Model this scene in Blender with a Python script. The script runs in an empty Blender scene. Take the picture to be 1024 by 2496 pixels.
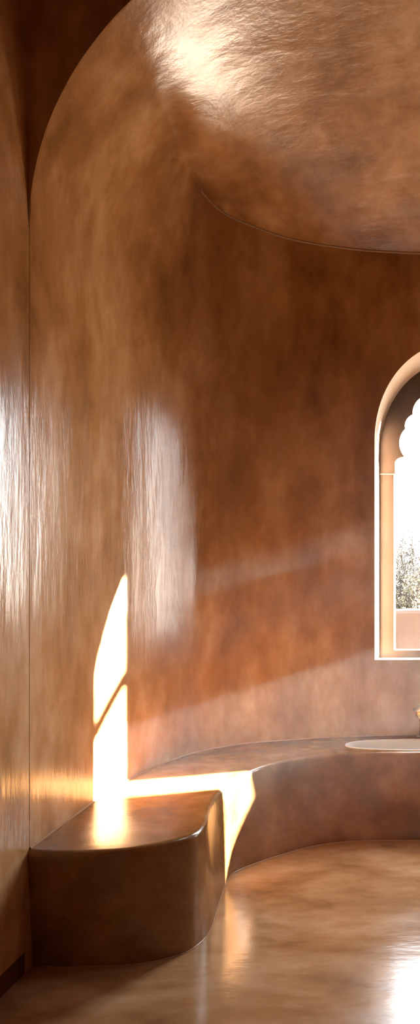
import bpy, bmesh, math, random
from mathutils import Vector
random.seed(7)
S = bpy.context.scene
C = S.collection
# ------------------------------------------------------------------ camera
EYE = 1.62
cam = bpy.data.cameras.new('camera'); camo = bpy.data.objects.new('camera', cam); C.objects.link(camo)
camo.location = (0, 0, EYE); camo.rotation_euler = (math.radians(90), 0, 0)
cam.sensor_fit = 'VERTICAL'; cam.sensor_height = 36; cam.sensor_width = 36
cam.lens = 1800 / 2496 * 36
cam.shift_x = (512 - 1110) / 2496; cam.shift_y = (1300 - 1248) / 2496
S.camera = camo
# ------------------------------------------------------------------ helpers
def mesh_obj(name, verts, faces, mat=None, parent=None, smooth=None, kind=None):
    me = bpy.data.meshes.new(name)
    me.from_pydata([tuple(v) for v in verts], [], faces)
    bm = bmesh.new(); bm.from_mesh(me)
    bmesh.ops.recalc_face_normals(bm, faces=bm.faces)
    bm.to_mesh(me); bm.free()
    if smooth is not None:
        for p in me.polygons: p.use_smooth = True
        me.set_sharp_from_angle(angle=math.radians(smooth))
    o = bpy.data.objects.new(name, me); C.objects.link(o)
    if mat: me.materials.append(mat)
    if parent: o.parent = parent
    if kind: o['kind'] = kind
    return o
def box(name, lo, hi, mat, parent=None, kind=None):
    (a, b, c), (d, e, f) = lo, hi
    v = [(a,b,c),(d,b,c),(d,e,c),(a,e,c),(a,b,f),(d,b,f),(d,e,f),(a,e,f)]
    q = [(0,3,2,1),(4,5,6,7),(0,1,5,4),(1,2,6,5),(2,3,7,6),(3,0,4,7)]
    return mesh_obj(name, v, q, mat, parent, None, kind)
def tag(o, label, cat, group=None, kind=None):
    o['label'] = label; o['category'] = cat
    if group: o['group'] = group
    if kind: o['kind'] = kind
    return o
def catmull(pts, n):
    """resample a smooth curve through pts with n points per span"""
    P = [Vector(p) for p in pts]
    P = [P[0]*2 - P[1]] + P + [P[-1]*2 - P[-2]]
    out = []
    for i in range(1, len(P) - 2):
        for k in range(n):
            t = k / n
            a, b, c, d = P[i-1], P[i], P[i+1], P[i+2]
            out.append(0.5*((2*b) + (c-a)*t + (2*a-5*b+4*c-d)*t*t + (3*b-a-3*c+d)*t*t*t))
    out.append(P[-2].copy())
    return out
def resample(poly, n):
    L = [0]
    for a, b in zip(poly, poly[1:]): L.append(L[-1] + (b-a).length)
    out = []; j = 0
    for k in range(n+1):
        s = L[-1]*k/n
        while j < len(L)-2 and L[j+1] < s: j += 1
        d = L[j+1]-L[j]
        out.append(poly[j].lerp(poly[j+1], 0 if d == 0 else (s-L[j])/d))
    return out
def mirror(curve):      # left half ending on x=0 -> full width
    return curve + [Vector((-p[0],) + tuple(p[1:])) for p in reversed(curve[:-1])]
def thick_grid(A, B):
    """A, B: equal grids [i][j]; closed body between them"""
    m, n = len(A), len(A[0])
    v = [p for r in A for p in r] + [p for r in B for p in r]
    f = []; N = m*n
    ix = lambda i, j: i*n + j
    for i in range(m-1):
        for j in range(n-1):
            q = (ix(i,j), ix(i+1,j), ix(i+1,j+1), ix(i,j+1))
            f.append(q); f.append(tuple(N+k for k in reversed(q)))
    for i in range(m-1):
        for j in (0, n-1):
            f.append((ix(i,j), ix(i+1,j), N+ix(i+1,j), N+ix(i,j)))
    for j in range(n-1):
        for i in (0, m-1):
            f.append((ix(i,j), ix(i,j+1), N+ix(i,j+1), N+ix(i,j)))
    return v, f
def tube(name, path, r, mat, parent=None, kind=None, segs=8):
    cu = bpy.data.curves.new(name, 'CURVE'); cu.dimensions = '3D'
    sp = cu.splines.new('POLY'); sp.points.add(len(path)-1)
    for p, q in zip(sp.points, path): p.co = (*q, 1)
    cu.bevel_depth = r; cu.bevel_resolution = segs//2; cu.use_fill_caps = True
    t = bpy.data.objects.new(name, cu); C.objects.link(t)
    me = bpy.data.meshes.new_from_object(t.evaluated_get(bpy.context.evaluated_depsgraph_get()))
    bpy.data.objects.remove(t)
    for p in me.polygons: p.use_smooth = True
    me.materials.clear(); me.materials.append(mat)
    o = bpy.data.objects.new(name, me); C.objects.link(o)
    if parent: o.parent = parent
    if kind: o['kind'] = kind
    return o
def lathe(name, prof, loc, mat, parent=None, n=48, squash=(1,1), smooth=40):
    v = []; f = []
    for (r, z) in prof:
        for k in range(n):
            a = 2*math.pi*k/n
            v.append((loc[0]+r*squash[0]*math.cos(a), loc[1]+r*squash[1]*math.sin(a), loc[2]+z))
    for i in range(len(prof)-1):
        for k in range(n):
            f.append((i*n+k, i*n+(k+1) % n, (i+1)*n+(k+1) % n, (i+1)*n+k))
    if prof[0][0] > 0: f.append(tuple(range(n)))
    if prof[-1][0] > 0: f.append(tuple(range((len(prof)-1)*n, len(prof)*n)))
    return mesh_obj(name, v, f, mat, parent, smooth)
def boolean(o, cutters, smooth=30):
    bpy.context.view_layer.update()
    for c in cutters:
        m = o.modifiers.new('cut', 'BOOLEAN'); m.object = c; m.operation = 'DIFFERENCE'; m.solver = 'EXACT'
    dg = bpy.context.evaluated_depsgraph_get()
    me = bpy.data.meshes.new_from_object(o.evaluated_get(dg))
    old = o.data; o.modifiers.clear(); o.data = me; me.name = o.name
    bpy.data.meshes.remove(old)
    for p in me.polygons: p.use_smooth = True
    me.set_sharp_from_angle(angle=math.radians(smooth))
    for c in cutters: bpy.data.objects.remove(c)
# ------------------------------------------------------------------ materials
def nd(nt, typ, **kw):
    n = nt.nodes.new(typ)
    for k, v in kw.items():
        if k in n.inputs.keys(): n.inputs[k].default_value = v
        else: setattr(n, k, v)
    return n
def plaster(name, stretch, dark, mid, light, rough=(0.22, 0.5), bump=0.25, streak=(9, 9, 1.1), blotch=2.2, swirl=0.3, ior=1.75):
    m = bpy.data.materials.new(name); m.use_nodes = True; nt = m.node_tree
    L = nt.links.new
    b = nt.nodes['Principled BSDF']
    tc = nt.nodes.new('ShaderNodeTexCoord')
    def mapped(sc, off=(0,0,0)):
        mp = nt.nodes.new('ShaderNodeMapping'); mp.inputs['Scale'].default_value = sc; mp.inputs['Location'].default_value = off
        L(tc.outputs['Object'], mp.inputs['Vector']); return mp.outputs['Vector']
    n1 = nd(nt, 'ShaderNodeTexNoise', Scale=blotch, Detail=4.0, Roughness=0.55, Distortion=swirl); L(mapped(stretch), n1.inputs['Vector'])
    n2 = nd(nt, 'ShaderNodeTexNoise', Scale=1.0, Detail=8.0, Roughness=0.6, Distortion=0.15); L(mapped(streak, (3.1,1.7,0.4)), n2.inputs['Vector'])
    n3 = nd(nt, 'ShaderNodeTexNoise', Scale=9.0, Detail=6.0, Roughness=0.58, Distortion=0.3); L(mapped(stretch, (7,2,5)), n3.inputs['Vector'])
    a1 = nd(nt, 'ShaderNodeMath', operation='MULTIPLY'); L(n1.outputs['Fac'], a1.inputs[0]); a1.inputs[1].default_value = .6
    a2 = nd(nt, 'ShaderNodeMath', operation='MULTIPLY_ADD'); L(n2.outputs['Fac'], a2.inputs[0]); a2.inputs[1].default_value = .18; L(a1.outputs[0], a2.inputs[2])
    a3 = nd(nt, 'ShaderNodeMath', operation='MULTIPLY_ADD'); L(n3.outputs['Fac'], a3.inputs[0]); a3.inputs[1].default_value = .22; L(a2.outputs[0], a3.inputs[2])
    cr = nt.nodes.new('ShaderNodeValToRGB'); e = cr.color_ramp.elements
    e[0].position = .30; e[0].color = (*dark, 1); e[1].position = .70; e[1].color = (*light, 1)
    x = e.new(.5); x.color = (*mid, 1)
    L(a3.outputs[0], cr.inputs['Fac']); L(cr.outputs['Color'], b.inputs['Base Color'])
    # roughness: polished where the trowel burnished it
    n4 = nd(nt, 'ShaderNodeTexNoise', Scale=1.6, Detail=9.0, Roughness=0.62, Distortion=0.2)
    L(mapped(tuple(.55*s for s in streak), (1.3,8,2)), n4.inputs['Vector'])
    mr = nt.nodes.new('ShaderNodeMapRange'); mr.inputs['From Min'].default_value = .27; mr.inputs['From Max'].default_value = .72
    mr.inputs['To Min'].default_value = rough[0]; mr.inputs['To Max'].default_value = rough[1]
    L(n4.outputs['Fac'], mr.inputs['Value']); L(mr.outputs['Result'], b.inputs['Roughness'])
    b.inputs['IOR'].default_value = ior
    bp = nt.nodes.new('ShaderNodeBump'); bp.inputs['Strength'].default_value = bump; bp.inputs['Distance'].default_value = .02
    mx = nd(nt, 'ShaderNodeMath', operation='MULTIPLY_ADD'); L(n4.outputs['Fac'], mx.inputs[0]); mx.inputs[1].default_value = .5; L(n2.outputs['Fac'], mx.inputs[2])
    L(mx.outputs[0], bp.inputs['Height']); L(bp.outputs['Normal'], b.inputs['Normal'])
    return m
def simple(name, col, rough=.5, metal=0, ior=1.5):
    m = bpy.data.materials.new(name); m.use_nodes = True; b = m.node_tree.nodes['Principled BSDF']
    b.inputs['Base Color'].default_value = (*col, 1); b.inputs['Roughness'].default_value = rough
    b.inputs['Metallic'].default_value = metal; b.inputs['IOR'].default_value = ior
    nt = m.node_tree
    n = nd(nt, 'ShaderNodeTexNoise', Scale=14.0, Detail=5.0)
    tc = nt.nodes.new('ShaderNodeTexCoord'); nt.links.new(tc.outputs['Object'], n.inputs['Vector'])
    mr = nt.nodes.new('ShaderNodeMapRange'); mr.inputs['To Min'].default_value = rough*.8; mr.inputs['To Max'].default_value = min(1, rough*1.2)
    nt.links.new(n.outputs['Fac'], mr.inputs['Value']); nt.links.new(mr.outputs['Result'], b.inputs['Roughness'])
    return m
D_, M_, L_ = (.17,.078,.022), (.40,.213,.088), (.64,.43,.25)
M_WALL = plaster('wall_plaster', (1.6,1.6,.8), D_, M_, L_, rough=(.11,.265), bump=.25, streak=(6.5,6.5,1.2))
M_VAULT = plaster('vault_plaster', (1.6,1.6,.8), D_, M_, L_, ior=1.75, streak=(2.2,6,6), rough=(.16,.266), bump=.24)
M_FLOOR = plaster('polished_floor', (1.0,2.2,1), (.15,.064,.020), (.36,.20,.09), (.56,.37,.22), rough=(.08,.262), bump=.16, ior=1.55, streak=(1.6,5,5), blotch=2.0)
M_BENCH = plaster('bench_plaster', (1.5,2.0,1.5), (.10,.038,.007), (.22,.10,.030), (.37,.20,.085), rough=(.18,.265), bump=.14, streak=(2,5,3))
M_FRAME = plaster('window_plaster', (2,2,1.2), (.07,.042,.027), (.085,.053,.034), (.10,.065,.043), rough=(.5,.7), bump=.08, ior=1.2)
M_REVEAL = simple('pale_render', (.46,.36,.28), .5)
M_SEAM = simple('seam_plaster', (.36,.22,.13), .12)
M_SKIRT = simple('dark_skirting', (.10,.035,.014), .35)
M_WHITE = simple('white_ceramic', (.80,.78,.75), .12)
M_BRASS = simple('aged_brass', (.62,.40,.16), .18, 1)
M_BRASSD = simple('dark_brass', (.20,.11,.045), .25, 1)
M_PINK = plaster('garden_wall_render', (1,1,1), (.038,.024,.018), (.046,.031,.024), (.054,.038,.030), rough=(.8,.9), bump=.3, ior=1.08)
M_SAND = plaster('dry_ground', (1,1,1), (.27,.20,.14), (.32,.25,.18), (.37,.30,.22), rough=(.8,.9), bump=.2)
M_TWIG = simple('twig_bark', (.024,.020,.016), .8, 0, 1.12)
M_LEAF = [simple('leaf_olive', (.026,.025,.016), .6, 0, 1.12), simple('leaf_yellow', (.042,.035,.020), .6, 0, 1.12), simple('leaf_grey', (.027,.027,.022), .6, 0, 1.12)]
# ------------------------------------------------------------------ alcove shell
AX, AB, AZ, AD = 1.585, 1.30, 2.76, 2.75        # arch half width, rise, springing, depth of the arch plane
W = [(-1.585,2.75),(-1.585,2.95),(-1.583,3.15),(-1.58,3.33),(-1.562,3.5),(-1.52,3.68),(-1.46,3.84),(-1.385,3.97),
     (-1.28,4.06),(-1.17,4.131),(-.97,4.19),(-.78,4.24),(-.58,4.27),(-.38,4.29),(-.2,4.3),(0,4.302)]
archz = lambda x: AZ + AB*math.sqrt(max(0, 1-(x/AX)**2))
K = [(-1.585,2.75,AZ),(-1.54,2.95,0),(-1.49,3.13,0),(-1.44,3.31,0),(-1.39,3.47,0),(-1.345,3.62,0),(-1.343,3.77,0),(-1.343,3.9,3.43),(-1.252,3.99,3.353),
     (-1.108,4.07,3.3115),(-.943,4.14,3.276),(-.768,4.19,3.259),(-.565,4.24,3.25),(-.38,4.27,3.247),(-.205,4.29,3.247),(0,4.3,3.245)]
AXS = [-1.585,-1.54,-1.49,-1.44,-1.39,-1.345,-1.29,-1.22,-1.13,-1.02,-.89,-.74,-.57,-.38,-.2,0]     # where each line of the vault leaves the arch
K = [(x, y, archz(x) if z == 0 else z) for x, y, z in K]
NS = 7
Wc = catmull(W, NS); Kc = catmull(K, NS)
# crease eased so the first part lies exactly on the barrel
for i, p in enumerate(Kc):
    if i <= 6*NS: p.z = archz(p.x)
Wf, Kf = mirror(Wc), mirror(Kc)
def plan_normals(cv):
    out = []
    for i, p in enumerate(cv):
        a, b = cv[max(0, i-1)], cv[min(len(cv)-1, i+1)]
        t = (b-a); t = Vector((t[0], t[1])).normalized()
        out.append(Vector((-t.y, t.x)))
    return out
NF = plan_normals(Wf)
TH = .32
def lean(w, k, z):
    if z <= AZ: return Vector((w[0], w[1], z))
    s = (k.z-AZ)/AB
    if s < 1e-4: return Vector((w[0], w[1], z))
    t = min(1, (z-AZ)/(k.z-AZ))
    g = (1-math.sqrt(max(0, 1-(t*s)**2)))/(1-math.sqrt(1-s*s))
    return Vector((w[0]+(k.x-w[0])*g, w[1]+(k.y-w[1])*g, z))
inner, outer = [], []
for w, k, n in zip(Wf, Kf, NF):
    zs = [-.06, AZ*.25, AZ*.5, AZ*.75, AZ*.92] + [AZ+(k.z-AZ)*j/14 for j in range(15)]
    row = [lean(w, k, z) for z in zs]
    inner.append(row)
    outer.append([p+Vector((n.x*TH, n.y*TH, 0)) for p in row])
v, f = thick_grid(inner, outer)
wall = mesh_obj('wall_back', v, f, M_WALL, None, 24, 'structure')
# ceiling of the alcove: barrel at the front, dipping to the crease at the rear
ci, co = [], []
Ac = catmull([(x, 0, 0) for x in AXS], NS); Af = mirror(Ac)
for k, a in zip(Kf, Af):
    row = []
    NJ = 30
    drop = archz(k.x)-k.z
    for j in range(NJ+1):
        s = j/NJ
        x = a.x+(k.x-a.x)*s
        row.append(Vector((x, AD+(k.y-AD)*s, archz(x)-drop*s**1.5)))
    ci.append(row)
    co.append([p+Vector((k.x*.12, 0, .28)) for p in row])
v, f = thick_grid(ci, co)
vault = mesh_obj('ceiling', v, f, M_VAULT, None, 30, 'structure')
FILL_OC = (.78, 3.28, .37)                            # round opening added right of the frame, fill light for rear wall and ceiling
boolean(vault, [lathe('cut', [(FILL_OC[2], 0), (FILL_OC[2], 3)], (FILL_OC[0], FILL_OC[1], 3.0), None)])
n = 48; curb = [(FILL_OC[2]+.002, 3.75), (FILL_OC[2]+.002, 4.5), (FILL_OC[2]+.12, 4.5), (FILL_OC[2]+.12, 3.75)]
v = [(FILL_OC[0]+r*math.cos(2*math.pi*k/n), FILL_OC[1]+r*math.sin(2*math.pi*k/n), z) for r, z in curb for k in range(n)]
f = [(i*n+k, i*n+(k+1) % n, ((i+1) % 4)*n+(k+1) % n, ((i+1) % 4)*n+k) for i in range(4) for k in range(n)]
mesh_obj('trim_4', v, f, M_WALL, None, 40, 'structure')  # curb round the added fill opening
# thin bead along the crease, pale colour painting its bright highlight line
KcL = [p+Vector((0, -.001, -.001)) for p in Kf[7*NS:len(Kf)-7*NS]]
tube('highlight_bead', KcL, .006, M_REVEAL, None, 'structure')
# window 1 (back wall), splayed round-headed recess then scalloped frame
def arch_outline(a, b, z0, zs, n=40):
    pts = [(-a, zs), (a, zs)]
    for k in range(n+1):
        t = math.pi*k/n
        pts.append((a*math.cos(t), z0+b*math.sin(t)))
    return pts
def prism(name, o1, y1, o2, y2, mat=None, kind=None):
    n = len(o1)
    v = [(x, y1, z) for x, z in o1]+[(x, y2, z) for x, z in o2]
    f = [tuple(range(n)), tuple(range(2*n-1, n-1, -1))]+[(i, (i+1) % n, n+(i+1) % n, n+i) for i in range(n)]
    return mesh_obj(name, v, f, mat, None, 30, kind)
# extrapolated so the recess is exact at 4.30 and 4.42
def lerp_out(o1, o2, t): return [(a[0]+(b[0]-a[0])*t, a[1]+(b[1]-a[1])*t) for a, b in zip(o1, o2)]
oa, ob = arch_outline(.466,.588,2.15,.884), arch_outline(.452,.553,2.10,.878)
cut1 = prism('cut', lerp_out(oa, ob, -1.5), 4.12, lerp_out(oa, ob, 4), 4.78)
# window 2 (right of the frame): obliquely cut tall lancet that lets the sun in
SD = Vector((-1, -.30, -.27))                    # direction the sunlight travels
def section(x):                                  # outline in (y,z) at plane x, dragged along the sun ray from x=1.1
    k = x-1.1
    base = [(4.055,.60),(4.29,.88),(4.29,2.13),(4.262,2.085),(4.215,2.02),(4.17,1.95),(4.12,1.86),(4.08,1.79),(4.058,1.73),(4.055,1.68)]
    return [(y+.30*k, z+.27*k) for y, z in base]
s1, s2 = section(.55), section(1.9)
n = len(s1)
v = [(.55, y, z) for y, z in s1]+[(1.9, y, z) for y, z in s2]
f = [tuple(range(n)), tuple(range(2*n-1, n-1, -1))]+[(i, (i+1) % n, n+(i+1) % n, n+i) for i in range(n)]
cut2 = mesh_obj('cut2', v, f)
cut1b = prism('cut', arch_outline(.50,.60,2.10,.83), 4.50, arch_outline(.50,.60,2.10,.83), 4.78)
boolean(wall, [cut1, cut1b, cut2])
wall.data.materials.clear(); wall.data.materials.append(M_WALL); wall.data.materials.append(M_REVEAL)
for p in wall.data.polygons:                     # pale render lines the recess of window 1
    c = p.center
    p.material_index = 1 if abs(c.x) < .50 and 4.2 < c.y < 4.5 and .85 < c.z < 2.80 and abs(p.normal.y) < .6 else 0
# pale render on the reveal of window 1 and the second window's bar
def ring(name, outer_o, inner_o, y1, y2, mat, parent=None, kind=None):
    """flat plate with a hole; both outlines have the same number of points"""
    n = len(outer_o)
    v = [(x, y1, z) for x, z in outer_o]+[(x, y1, z) for x, z in inner_o]+[(x, y2, z) for x, z in outer_o]+[(x, y2, z) for x, z in inner_o]
    f = []
    for i in range(n):
        j = (i+1) % n
        f += [(i, j, n+j, n+i), (2*n+i, 3*n+i, 3*n+j, 2*n+j), (i, 2*n+i, 2*n+j, j), (n+i, n+j, 3*n+j, 3*n+i)]
    return mesh_obj(name, v, f, mat, parent, 30, kind)
def arc(p, q, bulge, n=7):
    """points from p to q swelling to the left of travel by bulge"""
    p, q = Vector(p), Vector(q); d = q-p; nn = Vector((-d.y, d.x)).normalized()
    return [tuple(p+d*(k/n)+nn*bulge*math.sin(math.pi*k/n)**.75) for k in range(n)]
half = [(-.368,.920),(-.368,1.974),(-.360,1.976),(-.362,2.045)]
half += arc((-.362,2.045),(-.305,2.080),.010,5)
half += arc((-.305,2.080),(-.300,2.246),.033,9)
half += arc((-.300,2.246),(-.255,2.332),.018,8)
half += arc((-.255,2.332),(-.175,2.447),.026,9)
half += arc((-.175,2.447),(-.075,2.520),.024,9)
half += arc((-.075,2.520),(0.0,2.570),.012,6)
inner_s = half+[(0.0,2.570)]+[(-x, z) for x, z in reversed(half)]
def outline_match(inner, a, b, z0, zs):
    out = []
    for x, z in inner:
        if z <= z0: out.append((math.copysign(a, x), zs if z < 1.0 else z))
        else:
            t = math.atan2((z-z0)/b, x/a); out.append((a*math.cos(t), z0+b*math.sin(t)))
    return out
win = bpy.data.objects.new('window_1', None); C.objects.link(win); win['kind'] = 'structure'; win.location = (0,4.45,.88)
win.location = (0, 0, 0)
out_s = outline_match(inner_s, .50, .60, 2.11, .82)
ring('scalloped_arch', out_s, inner_s, 4.42, 4.47, M_FRAME, win)
inner_b = [(max(-.368, min(.368, x*1.0)), z) for x, z in outline_match(inner_s, .368, .50, 2.08, .920)]
inner_b2 = [(x*.995, z-.022 if z < 1 else z) for x, z in inner_b]
n_ = len(inner_b)
ringb = ring('window_frame', outline_match(inner_s, .52, .64, 2.10, .80), inner_b, 4.4702, 4.56, M_FRAME, win)
mb = ringb.data                               # sill falls outwards
for vv in mb.vertices:
    if abs(vv.co.z-.920) < 1e-4 and vv.co.y > 4.5: vv.co.z = .897
# impost moulding line
for sx in (-1, 1):
    x0, x1 = sorted((sx*.452, sx*.366))
    box('impost_moulding', (x0, 4.412, 1.970), (x1, 4.421, 1.977), M_REVEAL, win)
# bar of window 2
w2 = bpy.data.objects.new('window_2', None); C.objects.link(w2); w2['kind'] = 'structure'
k = 1.16-1.1
bar = [(4.02,1.487),(4.33,1.727),(4.33,1.643),(4.02,1.403)]
bx = 1.22
v = [(bx, y+.3*(bx-1.1), z+.27*(bx-1.1)) for y, z in bar]+[(bx+.05, y+.3*(bx-1.1), z+.27*(bx-1.1)) for y, z in bar]
mesh_obj('glazing_bar', v, [(0,1,2,3),(7,6,5,4),(0,4,5,1),(1,5,6,2),(2,6,7,3),(3,7,4,0)], M_FRAME, w2)
# unseen slats added in window 2 to thin the sun into separate haze beams
for q, hs in [(1.15+.02*i, .0058) for i in range(26)]+[(.28+.02*i, .0052) for i in range(21)]:
    zc = q+.27*1.26
    y0, y1 = 4.00+.048, 4.38+.048
    box('sun_blocker_slat', (1.26, y0, zc-hs), (1.27, y1, zc+hs), M_FRAME, w2)
# ------------------------------------------------------------------ front room
ROOF = 4.75
XR, YB = 2.5, -2.6
n = 360
arcp = [(AX*math.cos(math.pi*k/n), archz(AX*math.cos(math.pi*k/n))) for k in range(n+1)]   # right -> left
outp = []
for k, (x, z) in enumerate(arcp):
    t = math.pi*k/n
    c, s_ = math.cos(t), math.sin(t)
    xx = 1.9*c*(1.2); xx = max(-1.9, min(1.9, xx)); 
    sc = min(1.9/abs(c) if abs(c) > 1e-6 else 1e9, (ROOF-AZ)/s_ if s_ > 1e-6 else 1e9)
    outp.append((c*sc, AZ+s_*sc))
v, f = thick_grid([[Vector((x, AD-.004, z)) for x, z in arcp], [Vector((x, AD-.004, z)) for x, z in outp]],
                  [[Vector((x*1.012, AD+.25, z+.02)) for x, z in arcp], [Vector((x, AD+.25, z)) for x, z in outp]])
mesh_obj('wall_arch', v, f, M_WALL, None, 30, 'structure')
box('wall_arch_right', (1.59, AD-.004, -.06), (XR+.2, AD+.27, ROOF+.01), M_WALL, None, 'structure')
# left wall leans out a touch at the top
v = [(-1.5862,YB,-.06),(-1.5862,AD+.12,-.06),(-1.5862,YB,AZ),(-1.5862,AD+.12,AZ),(-1.63,YB,ROOF),(-1.63,AD+.12,ROOF)]
v += [(-1.95,y,z) for _, y, z in v]
f = [(0,1,3,2),(2,3,5,4),(6,8,9,7),(8,10,11,9),(0,6,7,1),(4,5,11,10),(0,2,8,6),(2,4,10,8),(1,7,9,3),(3,9,11,5)]
mesh_obj('wall_left', v, f, M_WALL, None, None, 'structure')
box('wall_front', (-1.95, YB-.2, -.06), (XR+.2, YB, ROOF), M_WALL, None, 'structure')
box('ceiling_front', (-1.95, YB-.2, ROOF), (XR+.2, AD+.3, ROOF+.2), M_VAULT, None, 'structure')
box('wall_right', (XR, YB-.2, -.06), (XR+.2, AD, ROOF), M_WALL, None, 'structure')
box('floor', (-1.95, YB-.2, -.06), (XR+.2, 4.75, 0), M_FLOOR, None, 'structure')
box('baseboard_left', (-1.60, YB, 0), (-1.586, AD-.03, .078), M_SKIRT, None, 'structure')
# ------------------------------------------------------------------ built-in bench
def pxfloor(x, y, dz):  # pixel on a level plane dz below the eye
    d = 1800*dz/(y-1300); return (( x-1110)/1800*d, d)
BH = .445
bot_px = [(200,2357),(300,2354),(375,2345),(415,2335),(450,2324),(475,2309),(500,2287),(518,2256),(530,2213),(545,2169),(557,2142),(577,2124),
          (644,2098),(704,2079),(765,2063),(826,2054),(887,2050),(1024,2049)]
top_px = [(150,2077),(225,2076),(300,2070),(350,2063),(400,2054),(443,2044),(479,2031),(497,2014),(507,1994),(514,1965),(526,1942),(544,1923),(572,1902),
          (601,1882),(644,1866),(705,1852),(766,1842),(857,1836),(1024,1834)]
botc = [(-1.62,2.775),(-1.5,2.757)]+[pxfloor(x, y, EYE) for x, y in bot_px]+[(0,3.892)]
topc = [(-1.62,2.742),(-1.55,2.732)]+[pxfloor(x, y, EYE-BH) for x, y in top_px]+[(0,3.963)]
NB = 90
bot = mirror(resample(catmull(botc, 8), NB)); top = mirror(resample(catmull(topc, 8), NB))
tn = plan_normals(top)                                             # points towards the wall
back = mirror(resample(catmull([(-1.66,2.75)]+[(p[0]-.05, p[1]+.0) for p in W[1:5]]+[(-1.56,3.72),(-1.5,3.89),(-1.41,4.02),(-1.19,4.18),(-.74,4.30),(-.2,4.35),(0,4.352)], 6), NB))
R = .022
rows = []
for i in range(len(top)):
    b, t, nn, bk = bot[i], top[i], tn[i], back[i]
    col = [Vector((b[0], b[1], -.03)), Vector((b[0], b[1], 0))]
    for q in (.25, .5, .75, .93): 
        p = b.lerp(t, q); col.append(Vector((p[0], p[1], (BH-R)*q)))
    for j in range(0, 7):
        a = math.pi/2*j/6
        o = R*(1-math.cos(a)); h = BH-R+R*math.sin(a)
        col.append(Vector((t[0]+nn.x*o, t[1]+nn.y*o, h)))
    p0 = col[-1]
    for q in (.3, .65, 1): col.append(p0.lerp(Vector((bk[0], bk[1], BH)), q))
    rows.append(col)
# closed body: drop the wall side down to the floor and close underneath
for i, col in enumerate(rows):
    bk = back[i]; col.append(Vector((bk[0], bk[1], -.03)))
m, nn_ = len(rows), len(rows[0])
v = [p for r in rows for p in r]; f = []
for i in range(m-1):
    for j in range(nn_):
        j2 = (j+1) % nn_
        f.append((i*nn_+j, (i+1)*nn_+j, (i+1)*nn_+j2, i*nn_+j2))
f.append(tuple(range(nn_))); f.append(tuple((m-1)*nn_+j for j in range(nn_)))
bench = mesh_obj('plaster_bench', v, f, M_BENCH, None, 35)
tag(bench, 'low curved brown plaster bench with glossy rounded edge running round the alcove wall', 'bench')
BC = (0, 4.098)
def superell(a, b, n=72, p=2.6):
    out = []
    for k in range(n):
        t = 2*math.pi*k/n; c, s_ = math.cos(t), math.sin(t)
        out.append((BC[0]+a*math.copysign(abs(c)**(2/p), c), BC[1]+b*math.copysign(abs(s_)**(2/p), s_)))
    return out
def stack(name, levels, mat, cap=True, smooth=40):
    n = len(levels[0][0]); v = []; f = []
    for o, z in levels: v += [(x, y, z) for x, y in o]
    for i in range(len(levels)-1):
        for k in range(n): f.append((i*n+k, i*n+(k+1) % n, (i+1)*n+(k+1) % n, (i+1)*n+k))
    if cap: f.append(tuple(range(n))); f.append(tuple(range((len(levels)-1)*n, len(levels)*n)))
    return mesh_obj(name, v, f, mat, None, smooth)
BA, BBY = .60, .104
boolean(bench, [stack('cutb', [(superell(BA, BBY), .20), (superell(BA, BBY), .6)], None)], 35)
lv = [(superell(BA+.012, BBY+.012), BH+.001), (superell(BA+.010, BBY+.010), BH+.005), (superell(BA+.002, BBY+.002), BH+.005), (superell(BA-.006, BBY-.006), BH-.002),
      (superell(BA-.012, BBY-.010), BH-.03), (superell(BA-.03, BBY-.02), BH-.10), (superell(BA-.07, BBY-.035), BH-.15), (superell(BA-.2, .03), BH-.165), (superell(.02, .01), BH-.168)]
lo = [(superell(.02, .01), BH-.18), (superell(BA-.2, .035), BH-.177), (superell(BA-.065, BBY-.03), BH-.16), (superell(BA-.022, BBY-.014), BH-.10), (superell(BA-.003, BBY-.003), BH-.02), (superell(BA-.003, BBY-.003), BH+.001)]
basin = stack('sunken_basin', list(reversed(lv))[0:]+[], M_WHITE, cap=False)
bpy.data.objects.remove(basin)
basin = stack('sunken_basin', lo+lv, M_WHITE)
tag(basin, 'long white oval basin sunk into the bench ledge under the arched window', 'basin')
# ------------------------------------------------------------------ seams: fine glossy fillets where planes meet, added to draw the highlight lines
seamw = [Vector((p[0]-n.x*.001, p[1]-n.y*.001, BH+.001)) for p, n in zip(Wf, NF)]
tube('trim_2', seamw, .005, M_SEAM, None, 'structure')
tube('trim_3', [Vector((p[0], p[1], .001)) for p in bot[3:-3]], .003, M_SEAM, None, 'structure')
# ------------------------------------------------------------------ brass tap
TX, TY = -.188, 4.247
tap = bpy.data.objects.new('brass_tap', None); C.objects.link(tap); tap.location = (TX, TY, BH)
tag(tap, 'aged brass tap with round flared head standing on the ledge behind the white basin', 'tap')
lathe('base_plate', [(.036,0),(.036,.006),(.030,.012),(.024,.016)], (0,0,0), M_BRASSD, tap)
lathe('tap_body', [(.021,.014),(.020,.03),(.019,.09),(.021,.105),(.020,.112)], (0,0,0), M_BRASS, tap)
lathe('valve_collar', [(.022,.112),(.038,.120),(.042,.135),(.044,.150),(.040,.158)], (0,0,0), M_BRASS, tap)
h = lathe('tap_handle', [(.040,.158),(.056,.160),(.060,.163),(.056,.167),(.040,.172),(.030,.182),(.014,.188),(.0001,.189)], (0,0,0), M_BRASSD, tap)
path = []
for k in range(13):
    a = math.pi*k/12*.9
    path.append(Vector((0, -.015-.05*(1-math.cos(a)), .085+.035*math.sin(a))))
tube('spout', path, .011, M_BRASS, tap)
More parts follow.
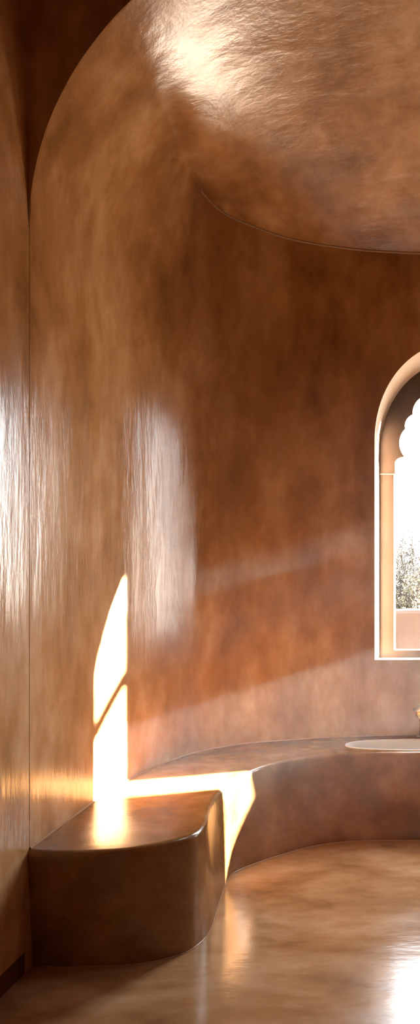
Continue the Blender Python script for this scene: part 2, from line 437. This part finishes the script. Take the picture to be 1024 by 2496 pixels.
# ------------------------------------------------------------------ outside
box('ground', (-20, 4.64, -.5), (25, 40, -.10), M_SAND, None, 'structure')
gw = []
gv = []; gf = []
NX = 60
for i in range(NX+1):
    x = -5+9*i/NX
    zt = .778+.003*math.sin(i*1.7)+.003*math.sin(i*.63+1)
    for (y, z) in ((8.0,-.12),(8.0,zt-.03),(8.03,zt),(8.22,zt),(8.25,zt-.03),(8.25,-.12)):
        gv.append((x, y+.008*math.sin(i*.9), z))
for i in range(NX):
    for j in range(6):
        gf.append((i*6+j, (i+1)*6+j, (i+1)*6+(j+1) % 6, i*6+(j+1) % 6))
gf.append(tuple(range(6))); gf.append(tuple(NX*6+j for j in range(6)))
g = mesh_obj('garden_wall', gv, gf, M_PINK, None, 40)
tag(g, 'low pink rendered garden wall outside below the shrubs', 'wall')
def shrub(cx, cy, rad, hgt, label, leafmat, n_twigs=70, leaves=24, sparse=False):
    tv = []; tf = []; lv = []; lf = []
    def seg(a, b, r0, r1):
        d = (b-a).normalized(); u = d.orthogonal().normalized(); w = d.cross(u); o = len(tv)
        for p, r in ((a, r0), (b, r1)):
            for k in range(4):
                t = math.pi/2*k; tv.append(p+u*r*math.cos(t)+w*r*math.sin(t))
        for k in range(4): tf.append((o+k, o+(k+1) % 4, o+4+(k+1) % 4, o+4+k))
    for i in range(n_twigs):
        a = random.uniform(0, 2*math.pi); tilt = random.random()**.6
        p = Vector((cx+.08*math.cos(a), cy+.08*math.sin(a), -.1))
        end = Vector((cx+rad*tilt*math.cos(a), cy+rad*tilt*math.sin(a), hgt*(1-.5*tilt*tilt)*random.uniform(.6, 1.0)))
        steps = 7; r = .012
        for s_ in range(steps):
            q = p.lerp(end, 1/(steps-s_))+Vector((random.uniform(-.05,.05), random.uniform(-.05,.05), random.uniform(-.02,.05)))
            seg(p, q, r, r*.8); r *= .8
            if s_ >= 1:
                for _ in range(leaves//6):
                    b0 = p.lerp(q, random.random())
                    tw = b0+Vector((random.gauss(0,.09), random.gauss(0,.09), random.gauss(.05,.08)))
                    seg(b0, tw, .003, .0015)
                    if sparse and s_ > 5: continue
                    for _ in range(4):
                        c = b0.lerp(tw, random.uniform(.3, 1.1))
                        d = Vector((random.gauss(0,1), random.gauss(0,1), random.gauss(.4,1))).normalized()
                        e = d.orthogonal().normalized(); l = random.uniform(.02,.042); ww = l*.28
                        o = len(lv); mid = c+d*l*.5
                        lv.extend([c, mid+e*ww, c+d*l, mid-e*ww]); lf.append((o, o+1, o+2, o+3))
            p = q
    root = mesh_obj('garden_shrub', tv, tf, M_TWIG)
    me = bpy.data.meshes.new('foliage'); me.from_pydata([tuple(p) for p in lv], [], lf); me.materials.append(leafmat)
    fo = bpy.data.objects.new('foliage', me); C.objects.link(fo); fo.parent = root
    tag(root, label, 'shrub', 'shrubs behind the garden wall')
shrub(-.42, 8.85, .40, 1.22, 'low yellowish dry shrub just over the garden wall', M_LEAF[1], 90)
shrub(-.62, 10.0, .45, 2.05, 'tallest shrub with bare upright twigs rising against the white sky', M_LEAF[2], 95, 24, True)
shrub(-.98, 11.3, .55, 1.72, 'dusty olive green shrub farthest back beside the window jamb', M_LEAF[0], 95)

# ------------------------------------------------------------------ haze
hz = bpy.data.materials.new('dust_haze'); hz.use_nodes = True; nt = hz.node_tree; nt.nodes.clear()
vo = nt.nodes.new('ShaderNodeVolumeScatter'); vo.inputs['Density'].default_value = .019
vo.inputs['Anisotropy'].default_value = .0; vo.inputs['Color'].default_value = (1,.92,.82,1)
ou = nt.nodes.new('ShaderNodeOutputMaterial'); nt.links.new(vo.outputs[0], ou.inputs['Volume'])
hb = box('dust_haze', (-1.575, 2.80, .004), (1.575, 4.24, 3.0), hz)
tag(hb, 'faint dust haze lit by slanting sunbeams in front of the alcove wall', 'haze', kind='stuff')
# ------------------------------------------------------------------ light
wd = bpy.data.worlds.new('sky'); S.world = wd; wd.use_nodes = True; nt = wd.node_tree
bg = nt.nodes['Background']
tc = nt.nodes.new('ShaderNodeTexCoord'); sx = nt.nodes.new('ShaderNodeSeparateXYZ'); cr = nt.nodes.new('ShaderNodeValToRGB')
nt.links.new(tc.outputs['Generated'], sx.inputs[0]); nt.links.new(sx.outputs['Z'], cr.inputs['Fac']); nt.links.new(cr.outputs['Color'], bg.inputs['Color'])
e = cr.color_ramp.elements; e[0].position = 0; e[0].color = (1,.96,.90,1); e[1].position = .6; e[1].color = (.84,.92,1,1)
x = e.new(.12); x.color = (.95,.98,1,1)
bg.inputs['Strength'].default_value = 16.0
sun = bpy.data.lights.new('sun', 'SUN'); so = bpy.data.objects.new('sun', sun); C.objects.link(so)
sun.energy = 380; sun.angle = math.radians(1.0); sun.color = (1,.96,.90)
so.rotation_euler = SD.to_track_quat('-Z', 'Y').to_euler(); so.location = (8, 8, 6)
def portal(loc, rot, sx_, sy_):
    l = bpy.data.lights.new('daylight_portal', 'AREA'); l.shape = 'RECTANGLE'; l.size = sx_; l.size_y = sy_
    l.cycles.is_portal = True
    o = bpy.data.objects.new('daylight_portal', l); C.objects.link(o); o.location = loc; o.rotation_euler = rot
portal((0, 4.66, 1.75), (math.radians(-90), 0, 0), .8, 1.8)
portal((FILL_OC[0], FILL_OC[1], 4.52), (0, 0, 0), FILL_OC[2]*2, FILL_OC[2]*2)  # sky portal over the roof opening added for fill
# ------------------------------------------------------------------ view
S.view_settings.view_transform = 'Standard'; S.view_settings.look = 'None'
S.view_settings.exposure = 0.6; S.view_settings.gamma = 1; S.view_settings.use_curve_mapping = False
S.cycles.use_denoising = True; S.cycles.use_guiding = True; S.cycles.guiding_training_samples = 64
S.cycles.use_surface_guiding = True; S.cycles.use_volume_guiding = True
S.cycles.max_bounces = 12; S.cycles.diffuse_bounces = 8; S.cycles.glossy_bounces = 5; S.cycles.volume_bounces = 0
S.cycles.sample_clamp_indirect = 4; S.cycles.caustics_reflective = False; S.cycles.caustics_refractive = False
